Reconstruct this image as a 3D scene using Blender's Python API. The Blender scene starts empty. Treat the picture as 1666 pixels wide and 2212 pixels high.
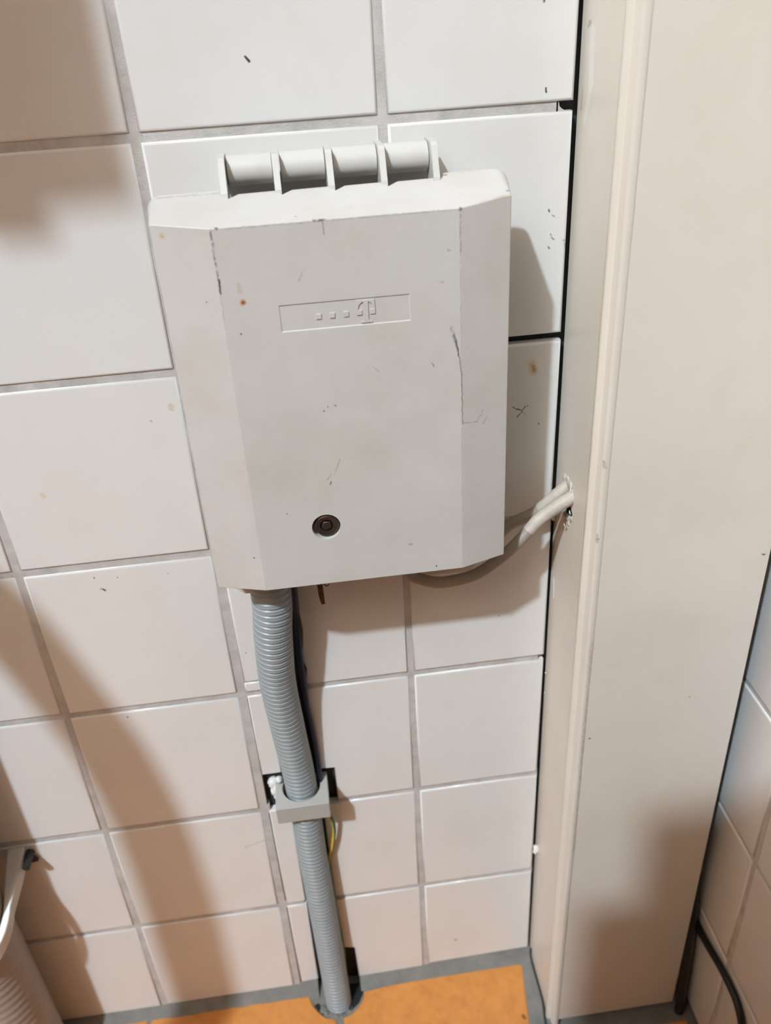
import bpy, bmesh, math, random
from mathutils import Vector, Matrix
random.seed(7)
SC = bpy.context.scene
COL = SC.collection

# ------------------------------------------------------------------ camera
cam_d = bpy.data.cameras.new('camera')
cam = bpy.data.objects.new('camera', cam_d)
COL.objects.link(cam)
right = Vector((0.9910375801, -0.1221050543, -0.0541744456))
down = Vector((-0.1094247898, -0.5094387141, -0.8535211823))
fwd = Vector((0.0766206907, 0.8517995963, -0.5182342303))
cam_loc = Vector((0.0865720664, -0.5739807905, 0.8256557964 + 0.160))
M = Matrix.Identity(4)
for r in range(3):
    M[r][0] = right[r]; M[r][1] = -down[r]; M[r][2] = -fwd[r]; M[r][3] = cam_loc[r]
cam.matrix_world = M
cam_d.sensor_fit = 'HORIZONTAL'
cam_d.sensor_width = 36.0
cam_d.lens = 1837.4215 / 1666.0 * 36.0
cam_d.clip_start = 0.01
cam_d.dof.use_dof = True
cam_d.dof.focus_distance = 0.58
cam_d.dof.aperture_fstop = 10.0
SC.camera = cam

# ------------------------------------------------------------------ world, lamp, exposure
W = bpy.data.worlds.new('room_light'); SC.world = W; W.use_nodes = True
bgn = W.node_tree.nodes['Background']
bgn.inputs['Color'].default_value = (1.0, 0.72, 0.52, 1)
bgn.inputs['Strength'].default_value = 0.02
L = Vector((-1.95, -3.00, 4.78))
ld = bpy.data.lights.new('ceiling_light', 'POINT')
ld.energy = 1235.0
ld.color = (0.70, 0.865, 1.0)
ld.shadow_soft_size = 0.085
lo = bpy.data.objects.new('ceiling_light', ld); COL.objects.link(lo); lo.location = L
SC.view_settings.view_transform = 'Standard'
SC.view_settings.look = 'None'
SC.view_settings.exposure = 0.0
SC.view_settings.gamma = 1.0
SC.view_settings.use_curve_mapping = False

# ------------------------------------------------------------------ helpers
def lin(c):
    out = []
    for v in c[:3]:
        v /= 255.0
        out.append(v / 12.92 if v <= 0.04045 else ((v + 0.055) / 1.055) ** 2.4)
    return tuple(out) + (1.0,)

class NT:
    def __init__(s, mat):
        s.t = mat.node_tree; s.n = s.t.nodes; s.l = s.t.links
    def node(s, typ, **kw):
        n = s.n.new(typ)
        for k, v in kw.items(): setattr(n, k, v)
        return n
    def put(s, sock, v):
        if isinstance(v, bpy.types.NodeSocket): s.l.new(v, sock)
        else: sock.default_value = v
    def math(s, op, a, b=None, clamp=False):
        n = s.node('ShaderNodeMath', operation=op, use_clamp=clamp)
        s.put(n.inputs[0], a)
        if b is not None: s.put(n.inputs[1], b)
        return n.outputs[0]
    def vmath(s, op, a, b=None):
        n = s.node('ShaderNodeVectorMath', operation=op)
        s.put(n.inputs[0], a)
        if b is not None: s.put(n.inputs[1], b)
        return n
    def mix(s, f, a, b):
        n = s.node('ShaderNodeMix', data_type='RGBA')
        s.put(n.inputs[0], f); s.put(n.inputs[6], a); s.put(n.inputs[7], b)
        return n.outputs[2]
    def noise(s, vec, scale, detail=3.0, rough=0.55):
        n = s.node('ShaderNodeTexNoise')
        s.put(n.inputs['Vector'], vec); n.inputs['Scale'].default_value = scale
        n.inputs['Detail'].default_value = detail; n.inputs['Roughness'].default_value = rough
        return n.outputs['Fac']
    def ramp(s, v, lo, hi, o0=0.0, o1=1.0):
        n = s.node('ShaderNodeMapRange', clamp=True)
        s.put(n.inputs[0], v)
        n.inputs[1].default_value = lo; n.inputs[2].default_value = hi
        n.inputs[3].default_value = o0; n.inputs[4].default_value = o1
        return n.outputs[0]

def capsule(nt, pos, a, b, r, soft):
    """1 inside a stroke from a to b of radius r, fading over soft."""
    a = Vector(a); b = Vector(b); ab = b - a
    pa = nt.vmath('SUBTRACT', pos, tuple(a)).outputs[0]
    if ab.length < 1e-6:
        d = nt.vmath('LENGTH', pa).outputs['Value']
    else:
        t = nt.vmath('DOT_PRODUCT', pa, tuple(ab / ab.length_squared)).outputs['Value']
        t = nt.math('ADD', t, 0.0, clamp=True)
        sc = nt.node('ShaderNodeVectorMath', operation='SCALE')
        sc.inputs[0].default_value = tuple(ab); nt.l.new(t, sc.inputs['Scale'])
        d = nt.vmath('LENGTH', nt.vmath('SUBTRACT', pa, sc.outputs[0]).outputs[0]).outputs['Value']
    return nt.ramp(d, r, r + soft, 1.0, 0.0)

def material(name, rgb, rough=0.5, metal=0.0, var=0.06, vscale=18.0, dirt=None, dirt_amt=0.0, dirt_scale=9.0,
             bump=0.0, bump_scale=300.0, marks=(), wobble=0.0006, spec=0.5, fine=0.0):
    m = bpy.data.materials.new(name); m.use_nodes = True
    nt = NT(m); bs = nt.n['Principled BSDF']
    geo = nt.node('ShaderNodeNewGeometry'); pos = geo.outputs['Position']
    base = lin(rgb)
    dark = tuple(max(0, c * (1 - var * 2)) for c in base[:3]) + (1,)
    col = nt.mix(nt.ramp(nt.noise(pos, vscale), 0.3, 0.7), dark, base)
    if fine:
        f = nt.ramp(nt.noise(pos, 900.0, 2.0), 0.35, 0.65)
        col = nt.mix(nt.math('MULTIPLY', f, fine), col, tuple(c * 0.55 for c in base[:3]) + (1,))
    if dirt:
        f = nt.ramp(nt.noise(pos, dirt_scale, 6.0, 0.65), 0.48, 0.75)
        col = nt.mix(nt.math('MULTIPLY', f, dirt_amt), col, lin(dirt))
    if marks:
        nz = nt.node('ShaderNodeTexNoise'); nt.l.new(pos, nz.inputs['Vector'])
        nz.inputs['Scale'].default_value = 260.0; nz.inputs['Detail'].default_value = 3.0
        off = nt.vmath('SUBTRACT', nz.outputs['Color'], (0.5, 0.5, 0.5)).outputs[0]
        sc = nt.node('ShaderNodeVectorMath', operation='SCALE'); nt.l.new(off, sc.inputs[0]); sc.inputs['Scale'].default_value = wobble * 4
        wp = nt.vmath('ADD', pos, sc.outputs[0]).outputs[0]
        patch = nt.ramp(nt.noise(pos, 420.0, 3.0), 0.32, 0.6)
        for (a, b, r, soft, c, amt, broken) in marks:
            f = nt.math('MULTIPLY', capsule(nt, wp, a, b, r, soft), amt)
            if broken: f = nt.math('MULTIPLY', f, patch)
            col = nt.mix(f, col, lin(c))
    nt.l.new(col, bs.inputs['Base Color'])
    bs.inputs['Roughness'].default_value = rough
    bs.inputs['Metallic'].default_value = metal
    bs.inputs['Specular IOR Level'].default_value = spec
    if bump:
        bn = nt.node('ShaderNodeBump'); bn.inputs['Strength'].default_value = bump
        bn.inputs['Distance'].default_value = 0.001
        nt.l.new(nt.noise(pos, bump_scale, 4.0), bn.inputs['Height'])
        nt.l.new(bn.outputs[0], bs.inputs['Normal'])
    return m

def mesh_from(bm, name, mat, smooth_angle=None):
    bmesh.ops.recalc_face_normals(bm, faces=bm.faces)
    me = bpy.data.meshes.new(name); bm.to_mesh(me); bm.free()
    if mat: me.materials.append(mat)
    if smooth_angle is not None:
        me.shade_smooth() if hasattr(me, 'shade_smooth') else None
        try: me.set_sharp_from_angle(angle=math.radians(smooth_angle))
        except Exception: pass
    return me

def obj(name, me, parent=None, kind=None, loc=(0, 0, 0)):
    o = bpy.data.objects.new(name, me); COL.objects.link(o)
    o.location = loc
    if parent is not None:
        o.parent = parent
        o.location = Vector(loc) - origin(parent)
    if kind: o['kind'] = kind
    return o

def origin(o):
    v = Vector(o.location)
    while o.parent is not None:
        o = o.parent; v += Vector(o.location)
    return v

def thing(name, label, cat, loc=(0, 0, 0), group=None):
    o = bpy.data.objects.new(name, None); COL.objects.link(o); o.location = loc
    o.empty_display_size = 0.02
    o['label'] = label; o['category'] = cat
    if group: o['group'] = group
    return o

def tag(o, label, cat, group=None, kind=None):
    o['label'] = label; o['category'] = cat
    if group: o['group'] = group
    if kind: o['kind'] = kind
    return o

def box(bm, x0, x1, y0, y1, z0, z1, bev=0.0, seg=2):
    t = bmesh.new()
    vs = [t.verts.new((x, y, z)) for x in (x0, x1) for y in (y0, y1) for z in (z0, z1)]
    for f in ((0, 1, 3, 2), (4, 6, 7, 5), (0, 4, 5, 1), (2, 3, 7, 6), (0, 2, 6, 4), (1, 5, 7, 3)):
        t.faces.new([vs[i] for i in f])
    bmesh.ops.recalc_face_normals(t, faces=t.faces)
    if bev: bmesh.ops.bevel(t, geom=list(t.edges), offset=bev, segments=seg, affect='EDGES', profile=0.6)
    merge(bm, t)

def merge(bm, t):
    me = bpy.data.meshes.new('tmp'); t.to_mesh(me); t.free(); bm.from_mesh(me); bpy.data.meshes.remove(me)

def frames(pts):
    pts = [Vector(p) for p in pts]; n = len(pts); out = []
    tan = []
    for i in range(n):
        a = pts[max(0, i - 1)]; b = pts[min(n - 1, i + 1)]
        tan.append((b - a).normalized())
    up = Vector((0, 1, 0))
    if abs(tan[0].dot(up)) > 0.9: up = Vector((1, 0, 0))
    u = (up - tan[0] * up.dot(tan[0])).normalized()
    for i in range(n):
        u = (u - tan[i] * u.dot(tan[i])).normalized()
        out.append((pts[i], tan[i], u, tan[i].cross(u)))
    return out

def spline(ctrl, n):
    c = [Vector(p) for p in ctrl]
    c = [c[0] * 2 - c[1]] + c + [c[-1] * 2 - c[-2]]
    out = []; segs = len(c) - 3
    for k in range(n + 1):
        s = k / n * segs; i = min(int(s), segs - 1); t = s - i
        p0, p1, p2, p3 = c[i:i + 4]
        out.append(0.5 * ((2 * p1) + (p2 - p0) * t + (2 * p0 - 5 * p1 + 4 * p2 - p3) * t * t + (3 * p1 - p0 - 3 * p2 + p3) * t ** 3))
    return out

def tube(bm, pts, rad, seg=20, caps=True):
    """rad: number or list"""
    fr = frames(pts); rings = []
    for i, (p, t, u, v) in enumerate(fr):
        r = rad[i] if isinstance(rad, (list, tuple)) else rad
        rings.append([bm.verts.new(p + (u * math.cos(a) + v * math.sin(a)) * r) for a in [2 * math.pi * k / seg for k in range(seg)]])
    for a, b in zip(rings, rings[1:]):
        for k in range(seg):
            bm.faces.new((a[k], a[(k + 1) % seg], b[(k + 1) % seg], b[k]))
    if caps:
        bm.faces.new(list(reversed(rings[0]))); bm.faces.new(rings[-1])

def prism_xz(poly, y0, y1, bev=0.0, seg=3):
    """polygon in the wall plane (x,z), front at y0, back at y1, front rim rounded."""
    bm = bmesh.new()
    f = [bm.verts.new((x, y0, z)) for x, z in poly]; b = [bm.verts.new((x, y1, z)) for x, z in poly]
    ff = bm.faces.new(f); bm.faces.new(list(reversed(b)))
    n = len(poly)
    for i in range(n): bm.faces.new((f[i], b[i], b[(i + 1) % n], f[(i + 1) % n]))
    bmesh.ops.recalc_face_normals(bm, faces=bm.faces)
    if bev:
        es = [e for e in bm.edges if all(abs(v.co.y - y0) < 1e-9 for v in e.verts)]
        r = bmesh.ops.bevel(bm, geom=es, offset=bev, segments=seg, affect='EDGES', profile=0.5)
        for g in r['faces']: g.smooth = True
    return bm

def bevelled(o, width, seg=2, angle=25):
    md = o.modifiers.new('bevel', 'BEVEL'); md.width = width; md.segments = seg
    md.limit_method = 'ANGLE'; md.angle_limit = math.radians(angle); md.harden_normals = False
    return md

# ------------------------------------------------------------------ materials
P3 = lambda x, z, y=0.0: (x, y, z)
def S(a, b, r, c, amt=1.0, soft=0.0006, broken=False): return (a, b, r, soft, c, amt, broken)
tile_marks = [
    S((.0728, 0, .9590), (.0742, 0, .9570), .0006, (48, 36, 28), .95, .0006),
    S((.2552, 0, .9310), (.2556, 0, .9288), .0003, (30, 28, 28), .9, .0005),
    S((.2515, 0, .9790), (.2520, 0, .9775), .0004, (60, 50, 45), .8, .0005),
    S((-.0915, 0, .5935), (-.0903, 0, .5922), .0005, (60, 44, 20), .95, .0006),
    S((-.0932, 0, .5940), (-.0928, 0, .5938), .0006, (190, 165, 120), .7, .0008),
    S((-.0960, 0, .6052), (-.0960, 0, .6052), .0004, (40, 36, 36), .9, .0004),
    S((-.0785, 0, .6032), (-.0785, 0, .6032), .0004, (40, 36, 36), .8, .0004),
    S((-.0392, 0, .6012), (-.0392, 0, .6012), .0004, (30, 28, 28), .9, .0004),
    S((.2539, 0, .7470), (.2544, 0, .7440), .0007, (176, 112, 44), .9, .0014),
    S((.2525, 0, .7490), (.2545, 0, .7430), .0012, (205, 170, 130), .55, .0030),
    S((.2393, 0, .7158), (.2455, 0, .7125), .00025, (52, 48, 48), .9, .0003),
    S((.2455, 0, .7125), (.2492, 0, .7088), .0002, (80, 74, 72), .6, .0003),
    S((.2507, 0, .7160), (.2488, 0, .7152), .00025, (52, 48, 48), .9, .0003),
    S((.2488, 0, .7152), (.2428, 0, .7070), .00025, (60, 55, 55), .85, .0003),
    S((-.0104, 0, .7435), (-.0104, 0, .7425), .0016, (205, 182, 140), .7, .0016, True),
    S((-.0268, 0, .7345), (-.0262, 0, .7333), .0004, (175, 165, 150), .7, .0006),
    S((-.1156, 0, .6834), (-.1152, 0, .6826), .0010, (214, 198, 172), .7, .0016),
    S((.2606, 0, .8575), (.2611, 0, .8562), .0003, (70, 66, 70), .9, .0004),
    S((.2630, 0, .8540), (.2645, 0, .8528), .0003, (120, 112, 116), .7, .0006, True),
    S((.2626, 0, .8410), (.2632, 0, .8390), .0003, (90, 84, 88), .8, .0005, True),
    S((.2640, 0, .8388), (.2648, 0, .8380), .0003, (110, 104, 108), .7, .0005),
    S((.2614, 0, .8330), (.2620, 0, .8318), .0004, (100, 96, 100), .8, .0006),
    S((.2725, 0, .8360), (.2745, 0, .8310), .0006, (140, 138, 144), .6, .0016, True),
    S((.2598, 0, .7000), (.2600, 0, .6996), .0003, (90, 76, 66), .8, .0005),
    S((-.1014, 0, .4550), (-.1014, 0, .4550), .0007, (70, 62, 58), .8, .0006),
    S((.2316, 0, .5185), (.2316, 0, .5185), .0004, (80, 60, 45), .8, .0006),
    S((.1870, 0, .0535), (.1885, 0, .0520), .0007, (120, 112, 108), .7, .0012),
    S((.0265, 0, .2440), (.0300, 0, .2430), .0006, (150, 140, 134), .6, .0014, True),
    S((-.0250, 0, .2620), (.0000, 0, .2700), .0003, (180, 172, 168), .6, .0012, True),
    S((.0105, 0, .5110), (.0105, 0, .5110), .0004, (40, 36, 36), .9, .0004),
]
M_tile = material('glazed_white_tile', (228, 225, 221), rough=.20, var=.012, vscale=14, marks=tile_marks,
                  dirt=(214, 205, 194), dirt_amt=.30, dirt_scale=11, bump=.05, bump_scale=45)
M_biscuit = material('tile_biscuit', (214, 190, 165), rough=.9, var=.06)
M_grout = material('grey_grout', (206, 200, 195), rough=.95, var=.10, vscale=60, dirt=(140, 132, 124), dirt_amt=.45, dirt_scale=45, bump=.5, bump_scale=700)
M_mortar = material('dark_mortar', (52, 54, 54), rough=.95, var=.2, vscale=60, bump=.6, bump_scale=250)
M_floor_mortar = material('floor_mortar', (132, 128, 122), rough=.95, var=.10, vscale=40, dirt=(96, 94, 90), dirt_amt=.6, dirt_scale=35, bump=.6, bump_scale=350)
M_floor_tile = material('orange_floor_tile', (216, 142, 70), rough=.55, var=.07, vscale=50, dirt=(170, 98, 44), dirt_amt=.5, dirt_scale=60, bump=.15, bump_scale=200, fine=.08,
                        marks=[S((.251, -.068, 0), (.252, -.070, 0), .0012, (96, 60, 34), .8, .0015)])

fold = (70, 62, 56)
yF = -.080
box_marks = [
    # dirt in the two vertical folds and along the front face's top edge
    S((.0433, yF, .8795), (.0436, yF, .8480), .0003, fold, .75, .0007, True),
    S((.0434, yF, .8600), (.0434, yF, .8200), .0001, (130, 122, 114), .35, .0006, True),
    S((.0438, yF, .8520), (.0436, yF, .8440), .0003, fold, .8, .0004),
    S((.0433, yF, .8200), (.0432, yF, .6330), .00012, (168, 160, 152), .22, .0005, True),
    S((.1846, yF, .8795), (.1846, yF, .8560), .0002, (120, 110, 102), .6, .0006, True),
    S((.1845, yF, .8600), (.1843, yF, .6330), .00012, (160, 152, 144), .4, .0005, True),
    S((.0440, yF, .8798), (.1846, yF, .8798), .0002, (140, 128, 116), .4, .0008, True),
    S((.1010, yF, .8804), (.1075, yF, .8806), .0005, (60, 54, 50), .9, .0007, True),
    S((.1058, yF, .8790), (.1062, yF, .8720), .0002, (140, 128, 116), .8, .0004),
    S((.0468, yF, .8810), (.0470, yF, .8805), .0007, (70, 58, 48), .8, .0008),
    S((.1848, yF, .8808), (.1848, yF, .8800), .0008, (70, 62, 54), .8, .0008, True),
    S((.1980, -.0755, .8830), (.2170, -.069, .8845), .0010, (176, 152, 126), .65, .0016, True),
    # rust spots
    S((.0556, yF, .8378), (.0556, yF, .8378), .0009, (176, 108, 48), .9, .0016),
    S((.0556, yF, .8378), (.0556, yF, .8378), .0003, (84, 46, 16), .8, .0006),
    S((.0545, yF, .8480), (.0548, yF, .8440), .0006, (178, 170, 150), .5, .0012),
    S((.0152, -.0708, .8772), (.0158, -.0708, .8764), .0003, (64, 40, 24), .95, .0004),
    S((.0152, -.0708, .8770), (.0156, -.0708, .8768), .0010, (196, 170, 140), .6, .0016),
    # small specks
    S((.0516, yF, .8188), (.0520, yF, .8187), .0003, (80, 74, 70), .9, .0003),
    S((.0332, -.0775, .8112), (.0332, -.0775, .8112), .0003, (80, 74, 70), .9, .0004),
    S((.0345, -.0775, .8390), (.0345, -.0775, .8390), .0003, (120, 112, 108), .8, .0005),
    S((.0962, yF, .7645), (.0962, yF, .7638), .0003, (80, 74, 70), .9, .0003),
    S((.1030, yF, .7672), (.1040, yF, .7670), .0002, (90, 84, 80), .9, .0003),
    S((.0990, yF, .7668), (.0990, yF, .7668), .0002, (90, 84, 80), .9, .0003),
    S((.0646, yF, .6922), (.0646, yF, .6922), .0003, (90, 80, 72), .8, .0005),
    S((.0380, -.0780, .6592), (.0384, -.0780, .6588), .0004, (50, 46, 44), .9, .0004),
    S((.1465, yF, .6569), (.1485, yF, .6565), .0004, (150, 142, 140), .8, .0006),
    S((.1650, yF, .6360), (.1652, yF, .6355), .0003, (60, 54, 50), .9, .0003),
    S((.1770, yF, .8575), (.1785, yF, .8572), .0003, (70, 64, 60), .9, .0004, True),
    S((.1710, yF, .8400), (.1740, yF, .8388), .0003, (160, 154, 160), .7, .0008, True),
    # pencil strokes and scratches
    S((.0885, yF, .8470), (.0925, yF, .8530), .0003, (158, 150, 142), .7, .0006, True),
    S((.1786, yF, .8105), (.1806, yF, .8020), .0010, (150, 146, 148), .75, .0004, True),
    S((.1806, yF, .8020), (.1828, yF, .7930), .0003, (100, 96, 96), .85, .0004),
    S((.1800, yF, .8060), (.1826, yF, .7960), .0003, (110, 106, 106), .8, .0004),
    S((.1828, yF, .7930), (.1845, yF, .7800), .0002, (96, 90, 90), .65, .0004),
    S((.1845, yF, .7800), (.1850, yF, .7450), .0002, (130, 124, 122), .8, .0004),
    S((.1850, yF, .7455), (.1950, -.0765, .7440), .00025, (150, 146, 146), .8, .0003),
    S((.1950, -.0765, .7440), (.2000, -.0750, .7520), .00025, (140, 136, 138), .8, .0003, True),
    S((.2000, -.0750, .7420), (.2030, -.0740, .7460), .0003, (150, 146, 148), .7, .0005, True),
    S((.1012, yF, .7240), (.1035, yF, .7290), .0002, (150, 144, 140), .8, .0003),
    S((.0990, yF, .7180), (.1015, yF, .7250), .0002, (150, 144, 140), .8, .0003, True),
    S((.0955, yF, .7110), (.0962, yF, .7130), .0003, (90, 84, 82), .8, .0003),
    S((.0938, yF, .7150), (.0968, yF, .7190), .0002, (160, 154, 150), .8, .0003),
    S((.1290, yF, .7900), (.1320, yF, .7870), .0002, (160, 156, 152), .7, .0004, True),
    S((.1660, yF, .7890), (.1668, yF, .7870), .0003, (140, 134, 130), .8, .0004),
    # scuffed top slope
    S((.2160, -.0640, .8845), (.2190, -.0640, .8852), .0006, (120, 112, 106), .8, .0010, True),
    S((.0110, -.0370, .8918), (.0500, -.0370, .8918), .0008, (168, 160, 150), .7, .0010, True),
    S((.1830, -.0350, .8918), (.2100, -.0350, .8918), .0006, (196, 182, 164), .7, .0010, True),
    S((.1830, -.0370, .8918), (.1840, -.0370, .8918), .0010, (120, 98, 70), .8, .0008),
    S((.0500, -.0390, .8905), (.1810, -.0390, .8905), .0010, (176, 166, 156), .55, .0018, True),
    S((.0330, -.0340, .8930), (.0332, -.0340, .8928), .0004, (60, 54, 50), .9, .0003),
    S((.1100, -.0700, .8832), (.1240, -.0690, .8834), .0007, (196, 190, 192), .5, .0010, True),
    S((.1660, -.0700, .8840), (.1670, -.0700, .8842), .0004, (80, 72, 68), .9, .0003),
    S((.0910, -.0740, .8825), (.0916, -.0740, .8822), .0004, (80, 72, 68), .9, .0003),
]
M_plastic = material('grey_box_plastic', (205, 201, 196), rough=.48, var=.03, vscale=26, dirt=(190, 182, 169), dirt_amt=.55, dirt_scale=16,
                     bump=.10, bump_scale=900, marks=box_marks, wobble=.0004)
M_plastic_hinge = material('hinge_plastic', (206, 202, 196), rough=.45, var=.02, vscale=30, dirt=(170, 160, 148), dirt_amt=.25, dirt_scale=60,
                           marks=[S((.0545, -.030, .9075), (.0600, -.030, .9085), .0003, (120, 110, 100), .8, .0004),
                                  S((.1360, -.028, .9095), (.1362, -.028, .9094), .0004, (60, 54, 50), .9, .0004)])
M_gland = material('gland_plastic', (214, 204, 190), rough=.5, var=.03)
M_lock = material('dark_lock_metal', (104, 92, 82), rough=.42, metal=.85, var=.10, vscale=500, bump=.2, bump_scale=1200)
M_lock_hole = material('lock_hole_plastic', (176, 172, 166), rough=.5)
M_conduit = material('grey_conduit', (152, 158, 160), rough=.33, var=.03, vscale=60)
M_clip = material('grey_clip_plastic', (176, 174, 169), rough=.5, var=.03, vscale=60)
M_casing = material('cream_casing_paint', (226, 217, 205), rough=.38, var=.02, vscale=9, dirt=(212, 199, 183), dirt_amt=.5, dirt_scale=10, bump=.08, bump_scale=500, wobble=.0008,
    marks=[S((.278, -.0140, .9600), (.278, -.0170, .9330), .0038, (234, 228, 221), .85, .0012),
           S((.278, -.0160, .9300), (.278, -.0090, .9120), .0022, (232, 226, 218), .8, .0014),
           S((.278, -.0060, .9640), (.278, -.0100, .9655), .0007, (130, 120, 108), .85, .0010, True),
           S((.278, -.0020, .9280), (.278, -.0015, .9180), .0010, (170, 158, 144), .7, .0010, True),
           S((.278, -.0060, .1900), (.278, -.0090, .1500), .0030, (232, 226, 218), .4, .0030),
           S((.2801, -.086, .7090), (.2818, -.086, .7050), .0009, (160, 146, 132), .75, .0012, True),
           S((.2801, -.086, .6500), (.2808, -.086, .6440), .0006, (150, 136, 122), .75, .0010, True),
           S((.4100, -.085, .6155), (.4112, -.085, .6150), .0004, (110, 96, 84), .9, .0006),
           S((.2898, -.085, .4460), (.2902, -.085, .4455), .0006, (110, 100, 90), .9, .0006),
           S((.3720, -.085, .4788), (.3722, -.085, .4786), .0006, (180, 166, 152), .7, .0010),
           S((.2835, -.086, .5500), (.2850, -.086, .3000), .0006, (178, 162, 146), .55, .0014, True)])
M_chip = material('torn_paint_edge', (238, 232, 224), rough=.8)
M_hole = material('dark_hollow', (30, 30, 29), rough=.95)
M_cable_shaded = material('shaded_cable_sheath', (160, 149, 137), rough=.5, var=.05, vscale=40)  # cable tone darkened for the shade under the box
M_lit_cable_paint = material('lit_cable_and_paint', (198, 187, 174), rough=.55, var=.06, vscale=80, dirt=(150, 138, 126), dirt_amt=.5, dirt_scale=60, bump=.5, bump_scale=260)  # lighter tone paints the directly lit cable stretch; also colours the paint lumps
M_black = material('black_cable_rubber', (24, 27, 29), rough=.45)
M_blue = material('dark_blue_sheath', (44, 58, 78), rough=.5)
M_gap_shade_lug = material('gap_shade_and_lug', (44, 46, 44), rough=.6)  # colours the strand that draws the gap shade, and the pipe lug
M_rust = material('rusty_brown_metal', (96, 70, 46), rough=.9, var=.25, vscale=300, bump=.8, bump_scale=600)
M_white_pipe = material('white_pipe_plastic', (168, 158, 150), rough=.5, var=.05, vscale=30, dirt=(170, 150, 132), dirt_amt=.4)
M_white_strap = material('white_strap_plastic', (222, 216, 208), rough=.4)
M_plaster = material('white_plaster', (232, 230, 226), rough=.9, bump=.8, bump_scale=500)
M_cabinet = material('cabinet_white', (222, 218, 212), rough=.4)
M_room = material('ochre_plaster', (138, 115, 95), rough=.9, var=.02)
M_shade = material('brown_lampshade', (120, 96, 76), rough=.9)
def striped_wire():
    m = bpy.data.materials.new('yellow_green_insulation'); m.use_nodes = True
    nt = NT(m); bs = nt.n['Principled BSDF']
    tc = nt.node('ShaderNodeNewGeometry')
    sx = nt.node('ShaderNodeSeparateXYZ'); nt.l.new(tc.outputs['Normal'], sx.inputs[0])
    sp = nt.node('ShaderNodeSeparateXYZ'); nt.l.new(tc.outputs['Position'], sp.inputs[0])
    tw = nt.math('ADD', sx.outputs[0], nt.math('MULTIPLY', nt.math('SINE', nt.math('MULTIPLY', sp.outputs[2], 70.0)), .35))
    f = nt.ramp(tw, -.06, .06)
    nt.l.new(nt.mix(f, lin((214, 176, 60)), lin((40, 98, 62))), bs.inputs['Base Color'])
    bs.inputs['Roughness'].default_value = .45
    return m
M_wire = striped_wire()

# ------------------------------------------------------------------ back wall: backing, grout, tiles
P = 0.152
G = 0.0058                       # joint width
H0 = 0.160                       # height of the lowest joint above the floor
wall = obj('wall_back', mesh_from((lambda b: (box(b, -.904, .50, .0085, .06, -.03, 1.60), b)[1])(bmesh.new()), 'wall_back', M_mortar), kind='structure')
tag(wall, 'white tiled back wall with grey grout joints behind the grey box', 'wall')
TY0, TY1 = 0.0, 0.0075
XR = 0.2742                      # cut edge beside the casing
def rowz(k):                     # tile k: lower and upper edge
    lo = .0105 if k == 0 else H0 + (k - 1) * P + G / 2
    return lo, H0 + k * P - G / 2
full = mesh_from(prism_xz([(-(P - G) / 2, -(P - G) / 2), ((P - G) / 2, -(P - G) / 2), ((P - G) / 2, (P - G) / 2), (-(P - G) / 2, (P - G) / 2)], TY0, TY1, .0019), 'tile', M_tile)
def poly_tile(poly, bev=.0019):
    return obj('tile', mesh_from(prism_xz(poly, TY0, TY1, bev), 'tile', M_tile), wall)
jit = lambda s=.00035: random.uniform(-s, s)
NROW = 9
for k in range(NROW):
    z0, z1 = rowz(k)
    for c in range(-5, 1):       # columns left of the joint at x = 0 and one right
        x0 = c * P + G / 2; x1 = (c + 1) * P - G / 2
        if c == 0: continue
        if k == 0: poly_tile([(x0 + jit(), z0 + jit(.0008)), (x1 + jit(), z0 + jit(.0008)), (x1, z1), (x0, z1)])
        else: obj('tile', full, wall, loc=((x0 + x1) / 2 + jit(), random.uniform(0, .0005), (z0 + z1) / 2 + jit()))
    # cut tiles beside the casing
    x0 = P + G / 2
    poly_tile([(x0, z0 + (.003 if k == 0 else 0)), (XR + jit(.0006), z0 + (.006 if k == 0 else 0)), (XR + jit(.0006), z1), (x0, z1)])
    # the column the conduit runs in
    a, b = G / 2, P - G / 2
    if k >= 4:
        obj('tile', full, wall, loc=((a + b) / 2, 0, (z0 + z1) / 2))
    elif k == 3:                 # under the box: tile broken off beside the conduit
        poly_tile([(a + .0015, .4780), (.0235, .4780), (.0245, z1), (a + .0015, z1)])
        poly_tile([(a + .0015, z0), (.0245, z0), (.0240, .4768), (a + .0015, .4768)], .0012)
        o = poly_tile([(.0575, z0), (b, z0), (b, z1), (.0600, z1), (.0592, .585), (.0562, .562), (.0600, .545), (.0612, .530), (.0590, .512), (.0568, .500), (.0598, .485)], .0012)
    elif k == 2:
        poly_tile([(a + .0020, .3610), (.0240, .3610), (.0225, .42), (.0220, z1), (a + .0020, z1)], .0014)
        poly_tile([(.0735, z0 - .0005), (b, z0), (b, z1), (.0560, z1), (.0560, .43), (.0575, .3590), (.0735, .3580)], .0014)
    elif k == 1:
        poly_tile([(a + .0025, z0), (.0265, z0), (.0260, z1 + .0012), (a + .0025, z1 + .0008)], .0014)
        poly_tile([(.0575, z0), (b, z0), (b, z1), (.0575, z1)], .0016)
    else:
        poly_tile([(a + .0028, .0150), (.0262, .0160), (.0265, z1), (a + .0028, z1)], .0014)
        poly_tile([(.0725, .0090), (b, .0105), (b, z1), (.0575, z1), (.0590, .0700), (.0715, .0660)], .0014)
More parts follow.
